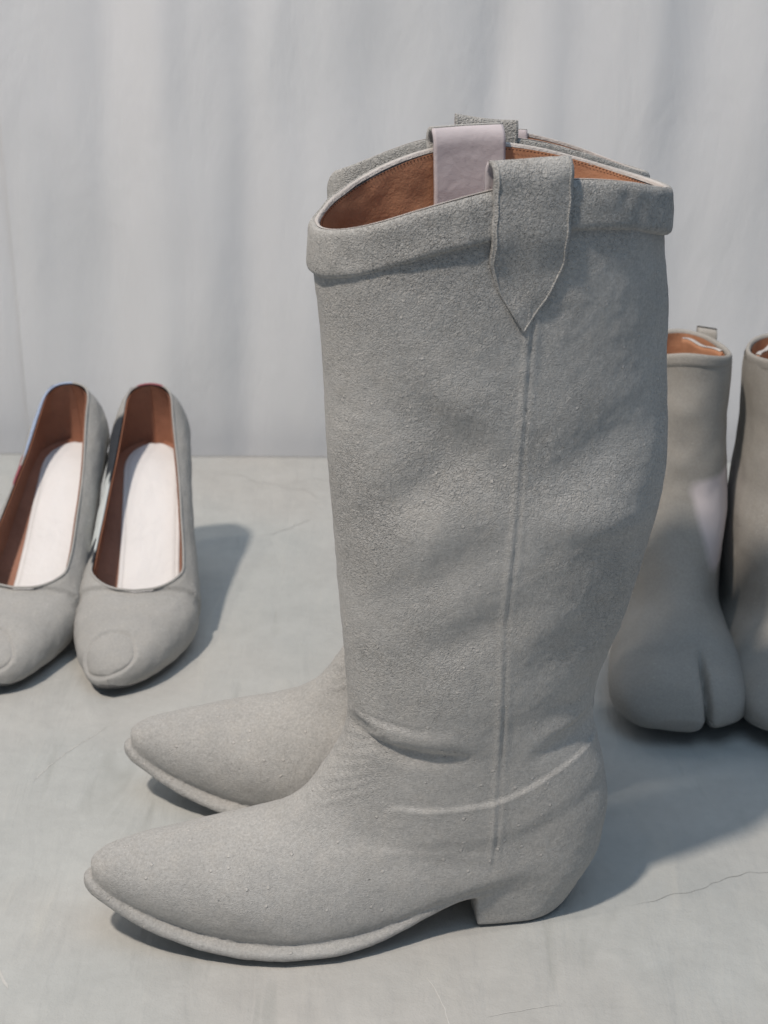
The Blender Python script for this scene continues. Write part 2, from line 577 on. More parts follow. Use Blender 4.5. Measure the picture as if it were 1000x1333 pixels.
# ================================================================== TALL BOOTS
# local frame: x = heel-to-toe (toe towards -x), y = across, z = up
UPPER_KEYS = [
    # Ax     Az     Bx     Bz     W    sm  pt  pb scallop
    (-0.0790, 0.3770, 0.0885, 0.3840, 0.0445, 0.5000, 2.2000, 2.2000, 0.0195),
    (-0.0786, 0.3560, 0.0900, 0.3570, 0.0445, 0.5000, 2.2000, 2.2000, 0.0110),
    (-0.0782, 0.3290, 0.0938, 0.3330, 0.0445, 0.5000, 2.2000, 2.2000, 0.0030),
    (-0.0770, 0.2990, 0.0948, 0.3030, 0.0445, 0.5000, 2.1500, 2.1500, 0.0000),
    (-0.0750, 0.2680, 0.0946, 0.2700, 0.0440, 0.5000, 2.1000, 2.1000, 0.0000),
    (-0.0725, 0.2360, 0.0925, 0.2380, 0.0450, 0.5000, 2.1000, 2.1000, 0.0000),
    (-0.0700, 0.2030, 0.0860, 0.2030, 0.0440, 0.5000, 2.1000, 2.1000, 0.0000),
    (-0.0675, 0.1700, 0.0780, 0.1700, 0.0415, 0.5000, 2.1000, 2.1000, 0.0000),
    (-0.0655, 0.1420, 0.0682, 0.1400, 0.0385, 0.5000, 2.1000, 2.1000, 0.0000),
    (-0.0645, 0.1260, 0.0645, 0.1180, 0.0360, 0.5000, 2.1000, 2.1000, 0.0000),
    (-0.0655, 0.1120, 0.0665, 0.1000, 0.0345, 0.5200, 2.1000, 2.2000, 0.0000),
    (-0.0705, 0.0990, 0.0715, 0.0800, 0.0340, 0.5600, 2.1000, 2.3000, 0.0000),
    (-0.0785, 0.0870, 0.0745, 0.0580, 0.0340, 0.6200, 2.1000, 2.5000, 0.0000),
    (-0.0870, 0.0755, 0.0690, 0.0370, 0.0340, 0.6800, 2.1000, 2.7000, 0.0000),
    (-0.0955, 0.0690, 0.0560, 0.0260, 0.0345, 0.7200, 2.1000, 3.0000, 0.0000),
    (-0.1040, 0.0646, 0.0280, 0.0250, 0.0355, 0.7400, 2.1000, 3.0000, 0.0000),
    (-0.1130, 0.0620, 0.0000, 0.0198, 0.0370, 0.7500, 2.1000, 3.0000, 0.0000),
    (-0.1230, 0.0595, -0.0300, 0.0110, 0.0390, 0.7500, 2.1000, 3.0000, 0.0000),
    (-0.1340, 0.0575, -0.0600, 0.0040, 0.0415, 0.7400, 2.1000, 3.0000, 0.0000),
    (-0.1460, 0.0555, -0.0900, 0.0020, 0.0420, 0.7300, 2.1000, 3.0000, 0.0000),
    (-0.1580, 0.0540, -0.1150, 0.0030, 0.0375, 0.7200, 2.1000, 3.0000, 0.0000),
    (-0.1700, 0.0530, -0.1380, 0.0070, 0.0320, 0.7000, 2.1000, 3.0000, 0.0000),
    (-0.1810, 0.0515, -0.1600, 0.0135, 0.0250, 0.6600, 2.1000, 2.6000, 0.0000),
    (-0.1900, 0.0495, -0.1770, 0.0200, 0.0190, 0.6000, 2.1000, 2.3000, 0.0000),
    (-0.1965, 0.0465, -0.1890, 0.0255, 0.0125, 0.5500, 2.1000, 2.1000, 0.0000),
    (-0.1995, 0.0435, -0.1970, 0.0300, 0.0065, 0.5000, 2.0000, 2.0000, 0.0000),
]
SOLE_X = [-.2035, -.200, -.193, -.185, -.166, -.143, -.120, -.100, -.080, -.060, -.043, -.027, -.010, .006]
SOLE_Z = [.0300, .0280, .0242, .0195, .0105, .0036, .0006, .0002, .0004, .0024, .0065, .0120, .0180, .0200]
SOLE_W = [.0024, .0088, .0142, .0190, .0277, .0360, .0425, .0460, .0462, .0435, .0395, .0360, .0335, .0325]
SOLE_T = [.0070, .0080, .0085, .0088, .0090, .0090, .0090, .0090, .0090, .0090, .0090, .0088, .0085, .0080]


def rim_z(x):
    s = np.clip((x + .079) / .1675, 0, 1)
    return .377 + .007 * s + .0195 * np.sin(math.pi * s)


def boot_skin():
    up = loft(UPPER_KEYS, 150, 40)
    # outsole slab with a rounded welt edge
    xs = SOLE_X[0] + (SOLE_X[-1] - SOLE_X[0]) * (1 - np.cos(np.linspace(0, math.pi, 90))) / 2
    zb, w, th = pchip(SOLE_X, SOLE_Z, xs), pchip(SOLE_X, SOLE_W, xs), pchip(SOLE_X, SOLE_T, xs)
    a = np.linspace(0, 2 * math.pi, 41)[:-1]
    ca, sa = np.cos(a), np.sin(a)
    cy = np.sign(ca) * np.abs(ca) ** .35
    cz = np.sign(sa) * np.abs(sa) ** .7
    V = np.zeros((90, 40, 3))
    V[..., 0] = xs[:, None]
    V[..., 1] = w[:, None] * cy[None]
    V[..., 2] = zb[:, None] + th[:, None] * (.5 + .5 * cz[None])
    F = grid_faces(90, 40, True).tolist() + [list(range(40))[::-1], [89 * 40 + k for k in range(40)]]
    sole = (V.reshape(-1, 3), F)
    # heel block
    zz = np.array([0, .001, .004, .010, .017, .024, .032, .040, .047])
    back = np.array([.0520, .0536, .0560, .0602, .0645, .0686, .0718, .0733, .0715])
    frt = np.array([.0005, 0, -.0002, -.0006, -.001, -.001, .004, .014, .026])
    wid = np.array([.0285, .0292, .0296, .0302, .0309, .0318, .0322, .0312, .0270])
    nh = 56
    V = np.zeros((len(zz), nh, 3))
    for k in range(len(zz)):
        t = np.linspace(-math.pi / 2, math.pi / 2, nh - 10)
        r = wid[k]
        cxx = back[k] - r * 1.05
        px = cxx + r * 1.05 * np.cos(t)
        py = r * np.sign(np.sin(t)) * np.abs(np.sin(t)) ** .9
        fx = np.full(10, frt[k])
        fy = np.linspace(r * .985, -r * .985, 10)
        V[k, :nh - 10] = np.stack([px, py, np.full(nh - 10, zz[k])], 1)
        V[k, nh - 10:] = np.stack([fx, fy, np.full(10, zz[k])], 1)
    F = grid_faces(len(zz), nh, True).tolist() + [list(range(nh))[::-1], [(len(zz) - 1) * nh + k for k in range(nh)]]
    V, F = voxel_union([up, sole, (V.reshape(-1, 3), F)], .00115)
    V = relax(V, F, 6)
    # the coat bridges the join of heel block and counter
    S = relax(V, F, 70, .6)
    k = (sstep(-.002, .02, V[:, 0]) * sstep(.005, .016, V[:, 2]) * sstep(.085, .060, V[:, 2]))[:, None]
    V = V * (1 - k) + S * k
    N = vnormals(V, F)
    x, y, z = V[:, 0], V[:, 1], V[:, 2]
    near = y < 0
    d = np.zeros(len(V))
    shaft = sstep(.095, .16, z)
    # soft dents of the unworn shaft
    Q = V * [1, .5, 1]
    d += shaft * (.0024 * noise3(Q, 15, 2.))
    low = (1 - sstep(.07, .13, z))
    d += low * .0005 * noise3(V, 30, 4.) * (z > .012)
    side = np.clip(-N[:, 1], 0, 1)
    # slanting dents on the side that faces out
    def dent(cx, cz, lx, lz, ang, amp):
        c, s = math.cos(R(ang)), math.sin(R(ang))
        u = (x - cx) * c + (z - cz) * s
        v = -(x - cx) * s + (z - cz) * c
        return amp * gauss(u, lx) * gauss(v, lz) * np.abs(N[:, 1])
    d += dent(-.030, .285, .030, .014, -48, -.0040)
    d += dent(-.042, .255, .030, .012, 42, -.0034)
    d += dent(-.020, .300, .022, .012, -40, .0014)
    d += dent(.045, .270, .030, .016, 25, -.0034)
    d += dent(.050, .235, .028, .010, -8, .0026)
    d += dent(-.025, .215, .028, .012, 35, -.0026)
    d += dent(-.010, .180, .026, .010, 30, -.0020)
    d += dent(.040, .170, .024, .012, 40, -.0022)
    # ankle folds
    f1 = .121 + .9 * np.clip(x + .035, -.03, 1) ** 2 * 10 - .012 * sstep(-.06, -.02, x)
    d += np.where(x < .0, 1, 0) * side * (1 + .5 * noise3(V, 60, 21.)) * (.0020 * gauss(z - (.124 - .22 * (x + .06) + 1.5 * (x + .06) ** 2), .0062)
                                         - .0024 * gauss(z - (.1135 - .25 * (x + .06) + 2.2 * (x + .06) ** 2), .0050)) * sstep(.004, -.03, x)
    d += side * (.0014 * gauss(z - (.116 + .28 * (x - .03)), .007) - .0014 * gauss(z - (.106 + .30 * (x - .03)), .006)) * sstep(.015, .04, x)
    d += -.0055 * gauss(x + .063, .008) * gauss(z - .121, .0045) * side
    d -= .0016 * gauss(z - (.1165 - .30 * (x + .06) + 3.2 * (x + .06) ** 2), .0016) * sstep(-.004, -.022, x) * side
    d -= .0010 * gauss(z - (.1290 - .16 * (x + .06) + 1.0 * (x + .06) ** 2), .0018) * sstep(-.025, -.045, x) * side
    d -= .0010 * gauss(z - (.112 + .30 * (x - .03)), .0016) * sstep(.032, .048, x) * side
    # small crimps at the throat
    for k in range(7):
        zc = .112 - .006 * k
        xc = -.066 - .002 * k
        d += .0004 * gauss(z - zc - .5 * (x - xc), .0016) * gauss(x - xc - .006, .016)
    # overlaid vamp and counter: a step along a seam round the ankle, proud below
    zs = pchip([-.090, -.052, -.045, -.03, 0, .016, .035, .055, .075], [.020, .070, .078, .077, .0795, .084, .0925, .101, .108], x)
    stp = (1 - sstep(-.0010, .0010, z - zs)) * sstep(-.056, -.034, x) * sstep(-.030, -.018, z - zs)
    d += stp * .0012 * np.clip(np.abs(N[:, 1]) * 1.5, 0, 1)
    d += .0004 * gauss(z - zs, .0011) * sstep(-.056, -.034, x) * np.abs(N[:, 1])
    # fainter edge running forward over the instep
    zs2 = pchip([-.10, -.06, -.03, .0, .02], [.0575, .0555, .053, .050, .044], x)
    d += .0006 * (1 - sstep(-.002, .002, z - zs2)) * sstep(-.010, -.002, z - zs2) * sstep(-.085, -.045, x) * sstep(.02, -.02, x) * side
    # side seam: a corded ridge from the tab point to the heel
    xseam = pchip([.02, .045, .075, .12, .20, .27, .34, .36], [.003, .006, .0075, .0080, .0060, .0069, .0067, .0067], z)
    ds = x - xseam
    live = sstep(.035, .055, z) * np.abs(N[:, 1])
    d += live * (.0008 + .0004 * noise3(V, 30, 11.)) * (gauss(ds + .0014, .0017) + .5 * gauss(ds - .0026, .0018) - .6 * gauss(ds - .0006, .0009))
    # worn, hand-smeared surface
    d += .00018 * noise3(V, 120, 1.) + .00015 * noise3(V, 260, 3.)
    # toe seam dents
    V = V + N * d[:, None]
    V[:, 2] = np.where(V[:, 2] < .0006, np.maximum(V[:, 2], 0), V[:, 2])
    N = vnormals(V, F)
    return V, F, N


BOOT = boot_skin()
BOOT_TREE = BVHTree.FromPolygons(BOOT[0].tolist(), BOOT[1].tolist())


def side_y(x, z, sgn=-1):
    """outer face of the boot at (x, z) on the side sgn"""
    h = BOOT_TREE.ray_cast(Vector((x, sgn * .3, z)), Vector((0, -sgn, 0)))
    return h[0].y if h[0] is not None else sgn * .036


def rim_curve(n, off=0., p=2.2):
    t = np.linspace(0, 2 * math.pi, n, endpoint=False)
    ct, st = np.cos(t), np.sin(t)
    cx, a, w = .00475, .08375, .0445
    x = cx + a * np.sign(ct) * np.abs(ct) ** (2 / p)
    y = w * np.sign(st) * np.abs(st) ** (2 / p)
    C = np.stack([x, y], 1)
    # even spacing
    D = np.vstack([C, C[:1]])
    L = np.concatenate([[0], np.cumsum(np.linalg.norm(np.diff(D, axis=0), axis=1))])
    u = np.linspace(0, L[-1], n, endpoint=False)
    C = np.stack([np.interp(u, L, D[:, 0]), np.interp(u, L, D[:, 1])], 1)
    for _ in range(6):
        C = .5 * C + .25 * (np.roll(C, 1, 0) + np.roll(C, -1, 0))
    T = np.roll(C, -1, 0) - np.roll(C, 1, 0)
    Nn = np.stack([T[:, 1], -T[:, 0]], 1)
    Nn /= np.linalg.norm(Nn, axis=1, keepdims=True)
    return C + Nn * off, Nn


def swept_rim(prof, n=420, amp=.0005, seed=0., zfun=rim_z):
    """prof: (outward offset, height above the rim) pairs"""
    C, Nn = rim_curve(n)
    prof = np.asarray(prof, float)
    m = len(prof)
    V = np.zeros((n, m, 3))
    V[..., :2] = C[:, None] + Nn[:, None] * prof[None, :, :1]
    V[..., 2] = (zfun(C[:, 0]) - .001 * sstep(-.01, .035, C[:, 1]))[:, None] + prof[None, :, 1]
    P = V.reshape(-1, 3)
    rad = np.zeros_like(P)
    rad[:, :2] = np.repeat(Nn, m, 0)
    P = P + rad * (amp * noise3(P, 45, seed) + amp * .7 * noise3(P, 130, seed + 4))[:, None]
    P[:, 2] += amp * 1.2 * noise3(P, 28, seed + 8)
    i = np.arange(n)[:, None]
    j = np.arange(m - 1)[None]
    i2 = (i + 1) % n
    F = np.stack(np.broadcast_arrays(i * m + j, i2 * m + j, i2 * m + j + 1, i * m + j + 1), -1).reshape(-1, 4)
    return P, F


def thick_strip(front, back, nu, nv):
    """closed slab between two nu x nv point grids"""
    V = np.vstack([front.reshape(-1, 3), back.reshape(-1, 3)])
    k = nu * nv
    F = [grid_faces(nu, nv), grid_faces(nu, nv, flip=True) + k]
    e = np.concatenate([np.arange(nv), np.arange(1, nu) * nv + nv - 1, (nu - 1) * nv + np.arange(nv - 2, -1, -1),
                        np.arange(nu - 2, 0, -1) * nv])
    e2 = np.roll(e, -1)
    F.append(np.stack([e, e + k, e2 + k, e2], 1))
    return V, np.vstack(F)


def tab_grids(sgn, cx, half, z_top, z_in, th):
    """pull tab: shield outside, loop over the rim, strap inside; outer and inner grids"""
    nu, nv = 90, 25
    v = np.linspace(-1, 1, nv)
    # path: from the shield point up the outside, over, and down the inside
    zt, zp = z_top, .3345
    out = np.linspace(zp, zt - .009, 46)
    vx = np.linspace(-half * 1.3, half * 1.3, 15)
    zrow = np.linspace(zp, float(rim_z(cx)) - .026, 9)
    Y = np.array([[side_y(cx + a, b, sgn) for a in vx] for b in zrow])
    A = np.stack([np.ones(15 * 9), np.tile(vx, 9), np.tile(vx ** 2, 9), np.repeat(zrow - .35, 15)], 1)
    cf = np.linalg.lstsq(A, Y.ravel(), rcond=None)[0]
    G = np.zeros((nu, nv, 3))
    O = np.zeros((nu, nv, 3))
    for k, z in enumerate(out):
        s = (z - zp) / (zt - zp)
        hw = half * max(1 - max(1 - s / .42, 0) ** 1.4, .02)
        for q in range(nv):
            wob = .0005 * math.sin(z * 310 + sgn + cx * 90) * math.sin(z * 130 + v[q]) * min(1, 4 * s)
            x = cx + v[q] * (hw + wob)
            zz = min(z, float(rim_z(cx)) - .026)
            y = cf[0] + cf[1] * (x - cx) + cf[2] * (x - cx) ** 2 + cf[3] * (zz - .35)
            # the strap runs straight across the body, standing proud of the collar
            lift = .0001 + .0031 * sstep(.30, .62, np.array(s))
            G[k, q] = (x, y + sgn * (lift + .0009), z)
            O[k, q] = (x, y + sgn * max(lift - th, .0002), z)
    y0 = float(np.mean(G[45, :, 1]))
    loop_r = .0062
    arc = np.linspace(0, math.pi, 21)[1:]
    for k, a in enumerate(arc):
        for q in range(nv):
            G[46 + k, q] = (cx + v[q] * half, G[45, q, 1] - sgn * loop_r * (1 - math.cos(a)), zt - .009 + .009 * math.sin(a))
            O[46 + k, q] = (cx + v[q] * half, G[45, q, 1] - sgn * (loop_r - (loop_r - th) * math.cos(a)), zt - .009 + (.009 - th) * math.sin(a))
    for k, z in enumerate(np.linspace(zt - .0105, z_in, nu - 66)):
        for q in range(nv):
            yy = G[45, q, 1] - sgn * 2 * loop_r
            drop = (zt - .010 - z)
            G[66 + k, q] = (cx + v[q] * half, yy - sgn * .0010 * min(drop / .02, 1), z)
            O[66 + k, q] = (cx + v[q] * half, yy + sgn * (th - .0010 * min(drop / .02, 1)), z)
    return G, O, nu, nv


def stance(V, N, slack):
    """the limp shaft turns a little on the foot; the second boot's shaft has sagged flat"""
    if slack:
        k = sstep(.16, .38, V[:, 2])
        V = V.copy()
        V[:, 2] -= k * (.0075 - .05 * V[:, 1] + .005 * sstep(0., .09, V[:, 0]))
        V[:, 2] += k * .006 * sstep(.01, -.04, V[:, 0]) * sstep(-.005, .012, V[:, 1])
        V[:, 0] += k * (-.006 + .05 * (.089 - V[:, 0]))
        V[:, 1] *= 1 - .60 * k
        V[:, 1] += k * .012
        return V, N
    a = R(10) * sstep(.12, .40, V[:, 2])
    c, s_ = np.cos(a), np.sin(a)
    def turn(P, o): return np.stack([(P[:, 0] - o) * c - P[:, 1] * s_ + o, (P[:, 0] - o) * s_ + P[:, 1] * c, P[:, 2]], 1)
    return turn(V, .005), (turn(N, 0.) if N is not None else None)


def build_boot(loc, yaw, mirror, label, group):
    root = empty('cowboy_boot', loc, yaw)
    tag(root, label, 'boot', group)
    mir = -1 if mirror else 1

    def put(name, V, F, mat, parent=root, N=None):
        V = np.array(V, float)
        V, N = stance(V, N, mirror)
        if mirror:
            V = V * [1, -1, 1]
            F = F[:, ::-1].copy() if isinstance(F, np.ndarray) else [f[::-1] for f in F]
            if N is not None: N = N * [1, -1, 1]
        return mesh(name, V, F, mat, parent, normals=N)
    V, F, N = BOOT
    c = V[F].mean(1)
    mid = N[F].mean(1)
    top = (c[:, 2] > rim_z(c[:, 0]) - .006) | ((c[:, 2] > .34) & (mid[:, 2] > .5))
    zsole = pchip(SOLE_X, np.add(SOLE_Z, SOLE_T), c[:, 0]) + .0006
    heel = ~top & (c[:, 0] > -.0035) & (c[:, 2] < .029 + .10 * np.clip(c[:, 0], 0, 1))
    sole = ~top & ~heel & (c[:, 0] < .004) & (c[:, 2] < zsole)
    for nm, k in (('upper', ~top & ~heel & ~sole), ('heel', heel), ('outsole', sole)):
        v, f, n = submesh(V, F, k, N)
        put(nm, v, f, CLAY, N=n)
    # turned collar
    prof = dense([(-.0022, -.020), (-.0020, -.002), (-.0012, -.0002), (.0008, .0005), (.0022, -.0006), (.0030, -.0028), (.0033, -.010),
                  (.0035, -.0175), (.0030, -.0198), (.0012, -.0212), (-.0012, -.0216)], 44)
    P, Fc = swept_rim(prof, 460, .0008, 2. if mirror else 1.)
    # the collar stands on the upper, which swells below the rim
    col = put('collar', P, Fc, CLAY_RIM)
    edge = dense([(-.0024, -.0010), (-.0019, .0004), (-.0010, .0007), (-.0004, .0005)], 8)
    P, Fc = swept_rim(edge, 420, .0005, 1.)
    put('collar_edge', P, Fc, WHITE_EDGE, col)
    # lining down the shaft
    prof = [(-.0030, -.0012), (-.0032, -.01), (-.0034, -.03), (-.0034, -.06)]
    P, Fc = swept_rim(dense(prof, 24), 300, .0006, 9.)
    lin_top = P
    K = np.array(UPPER_KEYS[2:17], float)
    K[:, 4] -= np.interp(np.arange(len(K)), [0, 1, 2], [.0050, .0065, .0120])
    K[:, 0] += .006 * (K[:, 0] < 0)
    K[:, 2] -= .006
    lv, lf = loft(K[:8], 40, 30, cap=False)
    lin = put('lining', P, Fc[:, ::-1].copy(), TAN)
    put('shaft_lining', lv, np.array(lf)[:, ::-1].copy(), TAN, lin)
    # footbed closing the shaft
    t = np.linspace(0, 2 * math.pi, 40, endpoint=False)
    fb = [( .004 + .068 * math.cos(q), .038 * math.sin(q), .165) for q in t]
    put('footbed', np.array(fb), [list(range(40))], BROWN)
    # stitches round the lining
    C, Nn = rim_curve(230)
    sv, sf = [], []
    for k in range(230):
        p, n_ = C[k] - Nn[k] * .0034, Nn[k]
        tx = np.array([n_[1], -n_[0]])
        z = float(rim_z(p[0])) - .0030
        b = len(sv)
        for (du, dz, dn) in ((-.0007, 0, 0), (0, .0004, -.0005), (.0007, 0, 0), (0, -.0004, -.0005)):
            q = p + tx * du + n_ * dn
            sv.append((q[0], q[1], z + dz))
        sf.append([b, b + 1, b + 2, b + 3])
    st = put('stitching', np.array(sv), np.array(sf)[:, ::-1].copy(), THREAD, lin)
    st['kind'] = 'stuff'
    # pull tabs
    for sgn, cx, half in (((-1, .0095, .0175), (1, .0000, .0165)) if mirror else ((-1, .0030, .0180), (1, .0075, .0175))):
        G, O, nu, nv = tab_grids(sgn, cx, half, (.402 if mirror else .4105) if sgn < 0 else .4085, .335, .0024)
        rn = noise3(G.reshape(-1, 3), 90, 3. * sgn).reshape(nu, nv)
        G[:58, :, 1] += sgn * .0007 * rn[:58]
        k = 58
        v, f = thick_strip(G[:k], O[:k], k, nv)
        if sgn > 0: f = f[:, ::-1].copy()
        tb = put('pull_tab', v, f, CLAY)
        v, f = thick_strip(G[k - 2:], O[k - 2:], nu - k + 2, nv)
        v = v.copy()
        if sgn > 0: f = f[:, ::-1].copy()
        put('tab_backing', v, f, SUEDE, tb)
        # raised cord round the shield
        if True:
            e = np.vstack([G[:57, 1][::-1], G[:57, -2]])
            ring = []
            for i_, p in enumerate(e):
                q = np.clip(i_, 1, len(e) - 2)
                tg = e[q + 1] - e[q - 1]
                tg = tg / max(np.linalg.norm(tg), 1e-9)
                a1 = np.cross(tg, [0, sgn, 0])
                a1 /= max(np.linalg.norm(a1), 1e-9)
                a2 = np.array([0, sgn, 0.])
                for a in np.linspace(0, 2 * math.pi, 9)[:-1]:
                    ring.append(p + .0005 * (a1 * math.cos(a) + a2 * math.sin(a)))
            put('tab_piping', np.array(ring), grid_faces(len(e), 8, True), CLAY, tb)
    return root


build_boot((.045, .757, 0), R(9), False,
           'tall grey clay-coated cowboy boot nearest the camera, whole shaft and heel in view', 'pair of tall cowboy boots')
build_boot((.050, .868, 0), R(4), True,
           'tall grey cowboy boot mostly hidden behind the other tall boot, toe showing', 'pair of tall cowboy boots')


# ================================================================== PUMPS
# local frame: y = toe (0) to heel (+), x across, z up
PP = [0, .004, .012, .025, .045, .065, .080, .100, .130, .160, .190, .205, .215, .220, .222]
PW = [.0, .0110, .0195, .0280, .0365, .0415, .0435, .0418, .0365, .0318, .0295, .0275, .0215, .0120, .0]
PB = [.0090, .0075, .0060, .0048, .0036, .0030, .0034, .0080, .0330, .0620, .0850, .0905, .0920, .0922, .0922]
PT = [.0140, .0210, .0265, .0315, .0380, .0430, .0480, .0570, .0790, .1040, .1290, .1390, .1440, .1455, .1460]


def pump_point(p, f, inset=0.):
    """p along, f 0..1 from the feather edge up to the topline; returns half-width and height"""
    w = pchip(PP, PW, p)
    zb = pchip(PP, PB, p)
    zt = pchip(PP, PT, p)
    am = np.where(p < .070, 90., 90 - 44 * np.sqrt(np.clip((p - .070) / .017, 0, 1)))
    am = R(1) * (am + 11 * sstep(.14, .20, p))
    a0 = R(-38)
    a = a0 + (am - a0) * f
    sa0 = math.sin(a0)
    e = .80
    sn = np.sign(np.sin(a)) * np.abs(np.sin(a)) ** .95
    top = np.sin(am) ** .95
    bot = -abs(sa0) ** .95
    z = zb + (zt - zb) * (sn - bot) / (top - bot)
    q = w * np.abs(np.cos(a)) ** e
    # heel counter leans forward towards the topline
    rel = (z - zb) / (zt - zb)
    back = sstep(.15, .222, p)
    y = p - back * (.016 * rel ** 1.6) - back * .006 * (1 - rel) ** 3
    q = np.maximum(q - inset, 0)
    z = z - inset * 1.2 * np.clip(np.sin(a), 0, 1) * sstep(.115, .085, p)
    return q, y, z


def pump_patch(kind):
    def f(nt, co, c):
        at = nd(nt, 'ShaderNodeAttribute', attribute_name='along').outputs['Fac']
        up = nd(nt, 'ShaderNodeAttribute', attribute_name='up').outputs['Fac']
        sd = nd(nt, 'ShaderNodeAttribute', attribute_name='side').outputs['Fac']
        nz = noise_node(nt, co, 70, 4, .6)
        al = math_node(nt, 'ADD', at, math_node(nt, 'MULTIPLY', math_node(nt, 'SUBTRACT', nz, .5), .012))
        if kind == 'zebra':
            k = (.045, .05, .06)
            w = (.62, .66, .66)
            z = ramp(nt, math_node(nt, 'MULTIPLY', al, 4.), [(.0, k), (.45, k), (.456, w), (.610, w), (.622, k), (.80, k)], 'LINEAR')
            rng = ramp(nt, math_node(nt, 'MULTIPLY', al, 4.), [(.415, (0, 0, 0)), (.42, (1, 1, 1)), (.77, (1, 1, 1)), (.785, (0, 0, 0))])
            hi = ramp(nt, up, [(.56, (0, 0, 0)), (.62, (1, 1, 1))])
            msk = math_node(nt, 'MULTIPLY', math_node(nt, 'MULTIPLY', rng, hi), sd)
            c = mix(nt, msk, c, z)
            rim = ramp(nt, up, [(.955, (0, 0, 0)), (.97, (1, 1, 1))])
            r2 = ramp(nt, math_node(nt, 'MULTIPLY', at, 4.), [(.855, (0, 0, 0)), (.865, (1, 1, 1))])
            c = mix(nt, math_node(nt, 'MULTIPLY', rim, r2), c, (.33, .12, .14))
        else:
            rim = ramp(nt, up, [(.86, (0, 0, 0)), (.90, (1, 1, 1))])
            r2 = ramp(nt, math_node(nt, 'MULTIPLY', al, 4.), [(.66, (0, 0, 0)), (.68, (1, 1, 1))])
            c = mix(nt, math_node(nt, 'MULTIPLY', math_node(nt, 'MULTIPLY', rim, r2), sd), c, (.38, .46, .62))
            r3 = ramp(nt, math_node(nt, 'MULTIPLY', al, 4.), [(.60, (0, 0, 0)), (.61, (1, 1, 1)), (.64, (1, 1, 1)), (.65, (0, 0, 0))])
            c = mix(nt, math_node(nt, 'MULTIPLY', math_node(nt, 'MULTIPLY', rim, r3), sd), c, (.33, .10, .12))
        return c
    return f


